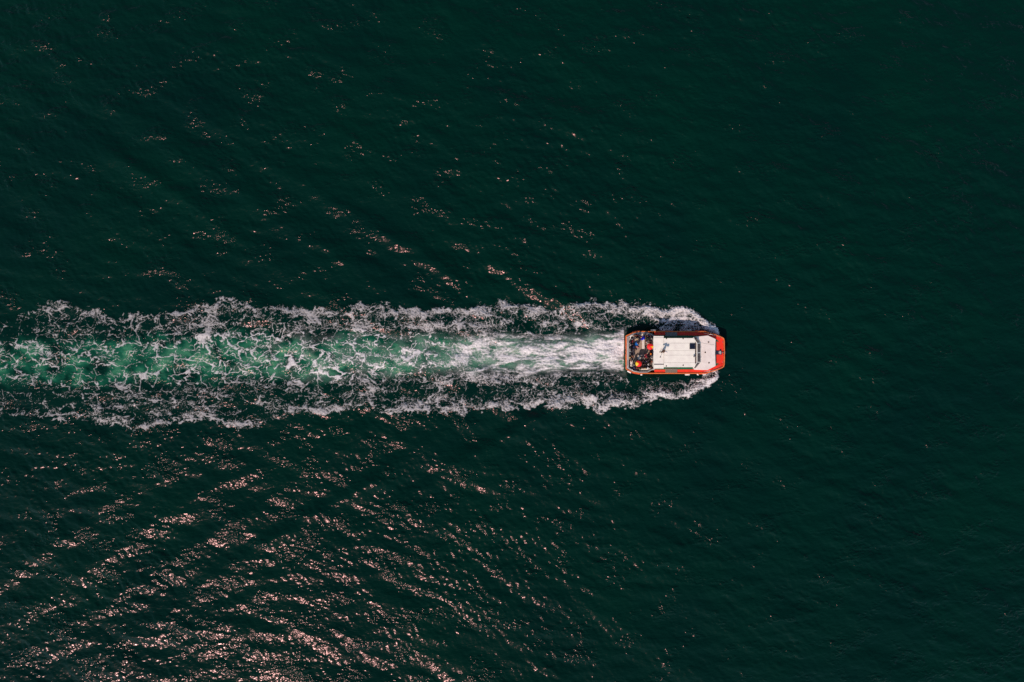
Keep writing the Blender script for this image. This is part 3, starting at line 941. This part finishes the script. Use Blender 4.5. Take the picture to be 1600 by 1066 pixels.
def skeleton(pose):
    """joints: name -> (position, radius); bones: (a, b, region)"""
    J = {}
    if pose == 'sit':
        pz, hipx = 0.56, 0.0
        for s_, t in ((1, 'l'), (-1, 'r')):
            J['hip' + t] = ((0.02, 0.10 * s_, pz - 0.02), 0.095)
            J['knee' + t] = ((0.44, 0.13 * s_, pz - 0.03), 0.066)
            J['ankle' + t] = ((0.42, 0.13 * s_, 0.09), 0.044)
            J['toe' + t] = ((0.58, 0.14 * s_, 0.05), 0.038)
        lean = -0.02
    else:
        pz = 0.93
        for s_, t in ((1, 'l'), (-1, 'r')):
            st = 0.06 * s_ if pose != 'lean' else 0.12 * s_
            J['hip' + t] = ((0.0, 0.095 * s_, pz - 0.05), 0.098)
            J['knee' + t] = ((0.03 + st, 0.105 * s_, 0.49), 0.066)
            J['ankle' + t] = ((st - 0.01, 0.11 * s_, 0.09), 0.044)
            J['toe' + t] = ((st + 0.15, 0.125 * s_, 0.05), 0.038)
        lean = {'stand': 0.01, 'lean': 0.20, 'hold': 0.0, 'fold': 0.02}[pose]
    J['pelvis'] = ((0, 0, pz), 0.125)
    J['waist'] = ((lean * 0.4, 0, pz + 0.20), 0.125)
    J['chest'] = ((lean * 0.9, 0, pz + 0.40), 0.15)
    J['neck'] = ((lean * 1.25 + 0.01, 0, pz + 0.57), 0.055)
    J['head'] = ((lean * 1.5 + 0.03, 0, pz + 0.69), 0.092)
    J['crown'] = ((lean * 1.55 + 0.02, 0, pz + 0.765), 0.078)
    arms = {'sit': ((0.10, 0.27, 0.16), (0.32, 0.17, 0.03)), 'stand': ((-0.02, 0.27, 0.15), (0.12, 0.26, -0.06)), 'fold': ((0.08, 0.27, 0.19), (0.25, 0.03, 0.24)),
            'lean': ((0.22, 0.27, 0.20), (0.42, 0.22, 0.05)), 'hold': ((-0.02, 0.27, 0.15), (0.16, 0.22, 0.02))}[pose]
    for s_, t in ((1, 'l'), (-1, 'r')):
        J['shoulder' + t] = ((lean, 0.185 * s_, pz + 0.47), 0.078)
        e, w = arms
        if pose == 'hold' and s_ == 1: e, w = (0.16, 0.24, 0.28), (0.24, 0.10, 0.52)
        J['elbow' + t] = ((e[0] + (0 if pose != 'lean' else 0.04), e[1] * s_, pz + e[2]), 0.052)
        J['wrist' + t] = ((w[0], w[1] * s_, pz + w[2]), 0.036)
    Bn = [('pelvis', 'waist', 1), ('waist', 'chest', 1), ('chest', 'neck', 1), ('neck', 'head', 0), ('head', 'crown', 0)]
    for t in 'lr':
        Bn += [('chest', 'shoulder' + t, 1), ('shoulder' + t, 'elbow' + t, 1), ('elbow' + t, 'wrist' + t, 1),
               ('pelvis', 'hip' + t, 2), ('hip' + t, 'knee' + t, 2), ('knee' + t, 'ankle' + t, 2), ('ankle' + t, 'toe' + t, 3)]
    return J, Bn

def add_hand(bm, w, d, side):
    """palm, four fingers of unequal length with a bend, thumb off the palm's side"""
    d = d.normalized(); a = d.cross(Vector((0, 0, 1)))
    if a.length < 0.1: a = Vector((0, 1, 0))
    a.normalize(); a *= side; u = a.cross(d).normalized()
    if u.z > 0: u = -u                              # curl downwards
    p = w + d * 0.045
    tube(bm, [w - d * 0.01, w + d * 0.03, p + d * 0.045], 0.034, 6)
    for k, ln in enumerate((0.064, 0.075, 0.070, 0.055)):
        b = p + d * 0.04 + a * (0.030 - 0.020 * k)
        m = b + d * ln * 0.55 + u * 0.008
        tube(bm, [b, m, m + d * ln * 0.3 + u * ln * 0.35], 0.009, 5, r2=0.007)
    b = w + d * 0.03 + a * 0.03
    m = b + a * 0.025 + d * 0.025
    tube(bm, [b, m, m + d * 0.03 + u * 0.01], 0.011, 5, r2=0.008)

def make_body(pose):
    J, Bn = skeleton(pose)
    names = list(J); ix = {n_: i for i, n_ in enumerate(names)}
    me = bpy.data.meshes.new('person')
    me.from_pydata([J[n_][0] for n_ in names], [(ix[a], ix[b]) for a, b, _ in Bn], [])
    o = bpy.data.objects.new('person', me); C.objects.link(o)
    md = o.modifiers.new('skin', 'SKIN'); md.use_smooth_shade = True
    for i, n_ in enumerate(names):
        sv = me.skin_vertices[0].data[i]
        r = J[n_][1]; sv.radius = (r, r); sv.use_root = (n_ == 'pelvis')
    o.modifiers.new('sub', 'SUBSURF').levels = 1
    dg = bpy.context.evaluated_depsgraph_get()
    body = bpy.data.meshes.new_from_object(o.evaluated_get(dg))
    bpy.data.objects.remove(o); bpy.data.meshes.remove(me)
    body.name = 'person'
    segs = [(Vector(J[a][0]), Vector(J[b][0]), reg) for a, b, reg in Bn]
    def region(p):
        best, rg = 9, 1
        for a, b, reg in segs:
            ab = b - a; t = max(0, min(1, (p - a).dot(ab) / ab.length_squared))
            dd = (p - a - ab * t).length
            if dd < best: best, rg = dd, reg
        return rg
    bm = bm_(); bm.from_mesh(body)
    for f in bm.faces: f.material_index = region(f.calc_center_median()); f.smooth = True
    for s_, t in ((1, 'l'), (-1, 'r')):
        w = Vector(J['wrist' + t][0]); add_hand(bm, w, w - Vector(J['elbow' + t][0]), -s_)
    hd = Vector(J['head'][0])
    tube(bm, [hd + Vector((0.070, 0, 0.03)), hd + Vector((0.112, 0, -0.012)), hd + Vector((0.085, 0, -0.018))], 0.012, 6)
    for s_ in (1, -1):
        ball(bm, hd + Vector((0.083, 0.032 * s_, 0.022)), 0.012, u=6, v=5, mi=4)
        ball(bm, hd + Vector((0.005, 0.088 * s_, 0.005)), 0.026, (0.7, 0.35, 1), 6, 5)
    ball(bm, hd + Vector((0.080, 0, -0.045)), 0.02, (0.5, 1.1, 0.3), 6, 4, mi=4)
    bm.to_mesh(body); bm.free()
    return body, hd

def hair_mesh(kind):
    bm = bm_()
    if kind == 'short':
        ball(bm, (-0.016, 0, 0.045), 0.108, (1.0, 0.95, 0.85), 12, 8)
        bmesh.ops.bisect_plane(bm, geom=bm.verts[:] + bm.edges[:] + bm.faces[:], plane_co=(0.02, 0, 0.02), plane_no=(0.55, 0, -0.83), clear_outer=True)
    elif kind == 'long':
        ball(bm, (-0.016, 0, 0.045), 0.112, (1.0, 1.0, 0.85), 12, 8)
        bmesh.ops.bisect_plane(bm, geom=bm.verts[:] + bm.edges[:] + bm.faces[:], plane_co=(0.02, 0, 0.02), plane_no=(0.55, 0, -0.83), clear_outer=True)
        ball(bm, (-0.085, 0, -0.09), 0.12, (0.5, 0.85, 1.3), 10, 7)
    elif kind == 'cap':
        lathe(bm, [(0.112, 0.03), (0.118, 0.06), (0.10, 0.12), (0.05, 0.152), (0, 0.158)], 14)
        prism(bm, [(0.07, -0.09), (0.16, -0.075), (0.20, 0.0), (0.16, 0.075), (0.07, 0.09)], 0.035, 0.05)
    elif kind == 'beanie':
        lathe(bm, [(0.112, 0.01), (0.122, 0.03), (0.118, 0.08), (0.085, 0.14), (0.03, 0.175), (0, 0.18)], 14)
    elif kind == 'sunhat':
        lathe(bm, [(0.24, 0.035), (0.245, 0.045), (0.12, 0.06), (0.11, 0.12), (0.06, 0.16), (0, 0.165)], 16)
    elif kind == 'hood':
        ball(bm, (-0.03, 0, 0.02), 0.135, (1.0, 1.0, 1.05), 12, 8)
        bmesh.ops.bisect_plane(bm, geom=bm.verts[:] + bm.edges[:] + bm.faces[:], plane_co=(0.045, 0, 0.0), plane_no=(1, 0, -0.25), clear_outer=True)
    elif kind == 'scarf':
        tube(bm, [(0.10 * math.cos(a) - 0.01, 0.115 * math.sin(a), -0.135 + 0.01 * math.cos(2 * a)) for a in [2 * PI * k / 14 for k in range(14)]], 0.042, 7, closed=True)
    elif kind == 'backpack':
        box(bm, -0.36, -0.16, -0.15, 0.15, -0.52, -0.14)
    elif kind == 'vest':
        for s_ in (1, -1): box(bm, -0.17, 0.19, 0.05 * s_ - 0.07, 0.05 * s_ + 0.07, -0.48, -0.17)
    bmesh.ops.recalc_face_normals(bm, faces=bm.faces[:])
    me = bpy.data.meshes.new(kind); bm.to_mesh(me); bm.free()
    me.polygons.foreach_set('use_smooth', [kind not in ('backpack', 'vest')] * len(me.polygons))
    return me

BODY = {p: make_body(p) for p in ('sit', 'stand', 'fold', 'lean', 'hold')}
EXTRA = {}
def set_mats(o, mats):
    me = o.data
    while len(me.materials) < len(mats): me.materials.append(None)
    for i, m in enumerate(mats):
        o.material_slots[i].link = 'OBJECT'; o.material_slots[i].material = m

PLACED = []
def person(zx, zy, yaw, pose, topc, legs, hair, skin, label, extras=(), hs='short', size=1.0):
    size *= 1.07
    me, hd = BODY[pose]
    o = bpy.data.objects.new('person', me); C.objects.link(o)
    set_mats(o, [SKIN[skin], CL[topc], CL[legs], SHOE, EYE])
    hz = FLOOR + (hd.z + 0.06) * size
    p = boat_pt(zx, zy, hz)
    a = math.radians(yaw)
    off = Matrix.Rotation(a, 3, 'Z') @ Vector((hd.x * size, 0, 0))
    o.location = (p.x - off.x, p.y - off.y, FLOOR)
    o.rotation_euler.z = a
    o.scale = (size,) * 3
    top(o, label, 'person', 'passengers in the open well at the stern')
    parts = ([(hs, 'hair', HR[hair])] if hair else []) + [(k, k, CL[c_]) for k, c_ in extras]
    for kind, nm, m_ in parts:
        if kind not in EXTRA: EXTRA[kind] = hair_mesh(kind)
        c = bpy.data.objects.new({'sunhat': 'hat'}.get(nm, nm), EXTRA[kind]); C.objects.link(c)
        c.parent = o; c.location = hd
        set_mats(c, [m_])
    PLACED.append((zx, zy, label))
    return o

# on the stern bench, facing forward
person(214, 292, 4, 'sit', 'charcoal', 'navy', 'dark', 1, 'dark haired passenger in charcoal, first on the stern bench next to the life ring')
person(216, 328, -8, 'sit', 'grey', 'charcoal', 'grey', 0, 'grey haired passenger in a grey jacket on the stern bench')
person(214, 364, 6, 'sit', 'black', 'black', None, 1, 'passenger in black with a black beanie on the stern bench', (('beanie', 'black'),))
person(217, 400, 0, 'sit', 'pale_grey', 'charcoal', 'dark', 0, 'passenger in a pale grey jacket in the middle of the stern bench')
person(215, 437, -5, 'sit', 'grey', 'denim', 'black', 2, 'passenger in grey with black hair and blue jeans on the stern bench')
person(207, 494, 10, 'sit', 'khaki', 'brown', 'blond', 0, 'long haired blond passenger in a khaki coat near the stern bench end', hs='long')
person(226, 528, 20, 'stand', 'brown', 'black', 'dark', 1, 'passenger in a brown jacket standing at the end of the stern bench')
# along the shaded upper side
person(283, 206, -80, 'sit', 'brown', 'black', 'auburn', 0, 'auburn haired passenger in brown seated on the upper side bench beside the life ring')
person(331, 206, -95, 'sit', 'maroon', 'charcoal', 'dark', 0, 'dark haired passenger in a maroon top on the upper side bench')
person(420, 203, -85, 'sit', 'black', 'black', 'black', 1, 'passenger in black on the upper side bench, right behind the royal blue hood')
person(478, 207, -100, 'sit', 'navy', 'navy', 'dark', 0, 'passenger in navy seated in the front corner of the upper side bench')
person(446, 216, -120, 'sit', 'pink', 'black', 'brown', 0, 'small child in a pink jacket between two dark dressed passengers on the upper bench', size=0.72)
# standing in the upper half of the well
person(383, 242, 150, 'fold', 'royal', 'royal', 'brown', 0, 'person in a bright royal blue hooded raincoat behind the long white bench', (('hood', 'royal'),), size=1.12)
person(258, 272, -30, 'stand', 'maroon', 'black', 'dark', 1, 'person in a dark maroon jacket standing near the life ring')
person(312, 306, 35, 'lean', 'azure', 'denim', 'brown', 0, 'person in an azure jacket bending forward beside the long white bench', (('backpack', 'azure'),), size=1.08)
person(302, 252, -60, 'fold', 'beige', 'brown', 'blond', 0, 'blond person in a beige coat between the upper bench and the azure jacket')
person(314, 352, 80, 'fold', 'pink', 'brown', 'auburn', 0, 'auburn haired person in a pink top by the open tan floor')
person(268, 350, -10, 'stand', 'navy', 'navy', 'black', 1, 'person in a long navy coat standing just in front of the stern bench')
person(262, 398, 15, 'fold', 'charcoal', 'denim', 'dark', 0, 'person in charcoal and jeans in front of the middle of the stern bench')
person(447, 254, -150, 'stand', 'green', 'black', 'black', 1, 'black haired person in a dark green jacket ahead of the royal blue raincoat')
person(438, 296, 170, 'fold', 'brown', 'khaki', 'dark', 0, 'person in brown with a white scarf behind the red umbrella', (('scarf', 'white'),))
person(488, 286, 175, 'stand', 'black', 'black', 'dark', 0, 'pale faced person in black against the cabin door side, upper half')
person(488, 246, 180, 'fold', 'charcoal', 'black', 'grey', 1, 'grey haired person in charcoal leaning at the upper corner of the cabin')
h1 = person(462, 352, -150, 'hold', 'black', 'black', 'black', 1, 'person in black holding the plain red umbrella beside the cabin')
# lower half of the well
person(268, 440, 25, 'stand', 'charcoal', 'black', 'black', 2, 'dark haired person in charcoal standing at the edge of the open floor near the stern')
person(246, 482, 40, 'fold', 'brown', 'beige', 'auburn', 0, 'auburn haired person in brown with beige trousers behind the short white bench')
person(370, 486, 200, 'lean', 'grey', 'pale_grey', None, 0, 'person in grey with a black cap in front of the short white bench', (('cap', 'black'),))
person(428, 472, 165, 'fold', 'crimson', 'black', 'dark', 0, 'person in a crimson jacket on the cabin side of the open floor')
person(480, 446, 180, 'stand', 'maroon', 'charcoal', None, 0, 'person wearing an orange beanie and maroon coat next to the cabin', (('beanie', 'orange'),))
person(460, 500, 190, 'fold', 'black', 'navy', 'black', 1, 'person in black with navy trousers behind the crimson jacket')
person(494, 494, 180, 'stand', 'pale_grey', 'black', 'black', 0, 'person in a pale grey top with black hair against the cabin wall')
person(494, 546, 185, 'stand', 'brown', 'maroon', 'auburn', 0, 'auburn haired person in brown at the lower part of the cabin wall')
person(386, 540, 100, 'fold', 'black', 'black', 'black', 1, 'black haired person all in black just right of the red and yellow umbrella')
person(432, 538, 130, 'stand', 'navy', 'black', 'dark', 0, 'person in navy standing in the thick of the lower crowd')
person(412, 586, 75, 'fold', 'black', 'purple', 'dark', 1, 'person in black with purple trousers in the lower crowd')
person(456, 584, 110, 'stand', 'charcoal', 'denim', 'dark', 0, 'person with a white patterned scarf in the lower crowd', (('scarf', 'white'),))
person(370, 632, 85, 'sit', 'khaki', 'brown', 'brown', 0, 'passenger in khaki on the lower side bench')
person(406, 637, 95, 'sit', 'olive', 'charcoal', 'blond', 0, 'blond passenger in an olive jacket on the lower side bench')
person(441, 633, 90, 'sit', 'navy', 'purple', None, 1, 'passenger in navy with a white cap on the lower side bench', (('cap', 'white'),))
person(480, 622, 110, 'sit', 'black', 'navy', 'brown', 1, 'passenger in black seated by the front end of the lower side bench')
h2 = person(312, 582, 20, 'hold', 'charcoal', 'black', 'dark', 1, 'person in charcoal holding the red and yellow umbrella')
person(340, 638, 60, 'stand', 'olive', 'khaki', 'dark', 1, 'person in an olive jacket below the red and yellow umbrella')
person(302, 632, 70, 'fold', 'maroon', 'black', 'brown', 0, 'brown haired person in maroon near the lower stern corner of the well')
person(260, 592, 10, 'stand', 'charcoal', 'black', 'grey', 0, 'grey haired person in charcoal beside the narrow white bench at the stern')
person(272, 628, 30, 'fold', 'navy', 'black', 'black', 1, 'person in navy and black at the lower stern corner beside the rail')

def umbrella(zx, zy, holder, label, yellow, rot):
    zt = FLOOR + 2.12
    c = boat_pt(zx, zy, zt)
    o = bpy.data.objects.new('umbrella', None); C.objects.link(o)
    o.location = (c.x, c.y, zt - 0.95)
    bm = bm_()
    n_, rad = 8, 0.50
    ap = bm.verts.new((0, 0, 0.95)); rows = []
    for rr, zz in ((0.20, 0.915), (0.38, 0.84), (0.50, 0.73)):
        rows.append([bm.verts.new((rr * (1 if k % 2 == 0 else 0.96) * math.cos(PI * k / n_ + rot), rr * (1 if k % 2 == 0 else 0.96) * math.sin(PI * k / n_ + rot), zz + (0 if k % 2 == 0 else 0.012))) for k in range(2 * n_)])
    for k in range(2 * n_):
        k2 = (k + 1) % (2 * n_)
        mi = 1 if (k // 2) in yellow else 0
        fs = [bm.faces.new((ap, rows[0][k], rows[0][k2]))]
        for A, B in zip(rows, rows[1:]): fs.append(bm.faces.new((A[k], B[k], B[k2], A[k2])))
        for f in fs: f.material_index = mi
    obj('canopy', bm, [M['umb_red'], M['umb_yel']], o)
    bm = bm_(); tube(bm, [(0, 0, 0.0), (0, 0, 0.99)], 0.009, 6)
    obj('pole', bm, M['steel'], o)
    bm = bm_(); tube(bm, [(0, 0, -0.10), (0, 0, 0.03)], 0.016, 7)
    obj('handle', bm, M['wood'], o)
    for k in range(n_):
        a = 2 * PI * k / n_ + rot
        bm = bm_(); tube(bm, [(0.02 * math.cos(a), 0.02 * math.sin(a), 0.93), (0.38 * math.cos(a), 0.38 * math.sin(a), 0.825), (0.50 * math.cos(a), 0.50 * math.sin(a), 0.718)], 0.005, 4)
        obj('rib', bm, M['steel'], o)
    # bring the holder's raised hand to the handle
    J = skeleton('hold')[0]
    w = Vector(J['wristl'][0]) + Vector((0.02, -0.03, 0.05))
    a = holder.rotation_euler.z
    off = Matrix.Rotation(a, 3, 'Z') @ Vector((w.x, w.y, 0))
    holder.location = (o.location.x - off.x, o.location.y - off.y, FLOOR)
    return top(o, label, 'umbrella', 'umbrellas held up over the passengers')
umbrella(474, 351, h1, 'plain red umbrella with one small yellow edge, close to the cabin roof', {0}, -0.6)
umbrella(322, 576, h2, 'red umbrella with yellow panels on its stern side, lower half of the well', {3, 4}, 0.15)

for i, a in enumerate(PLACED):
    for b in PLACED[i + 1:]:
        if math.hypot(a[0] - b[0], a[1] - b[1]) < 30: print('close', a, b)
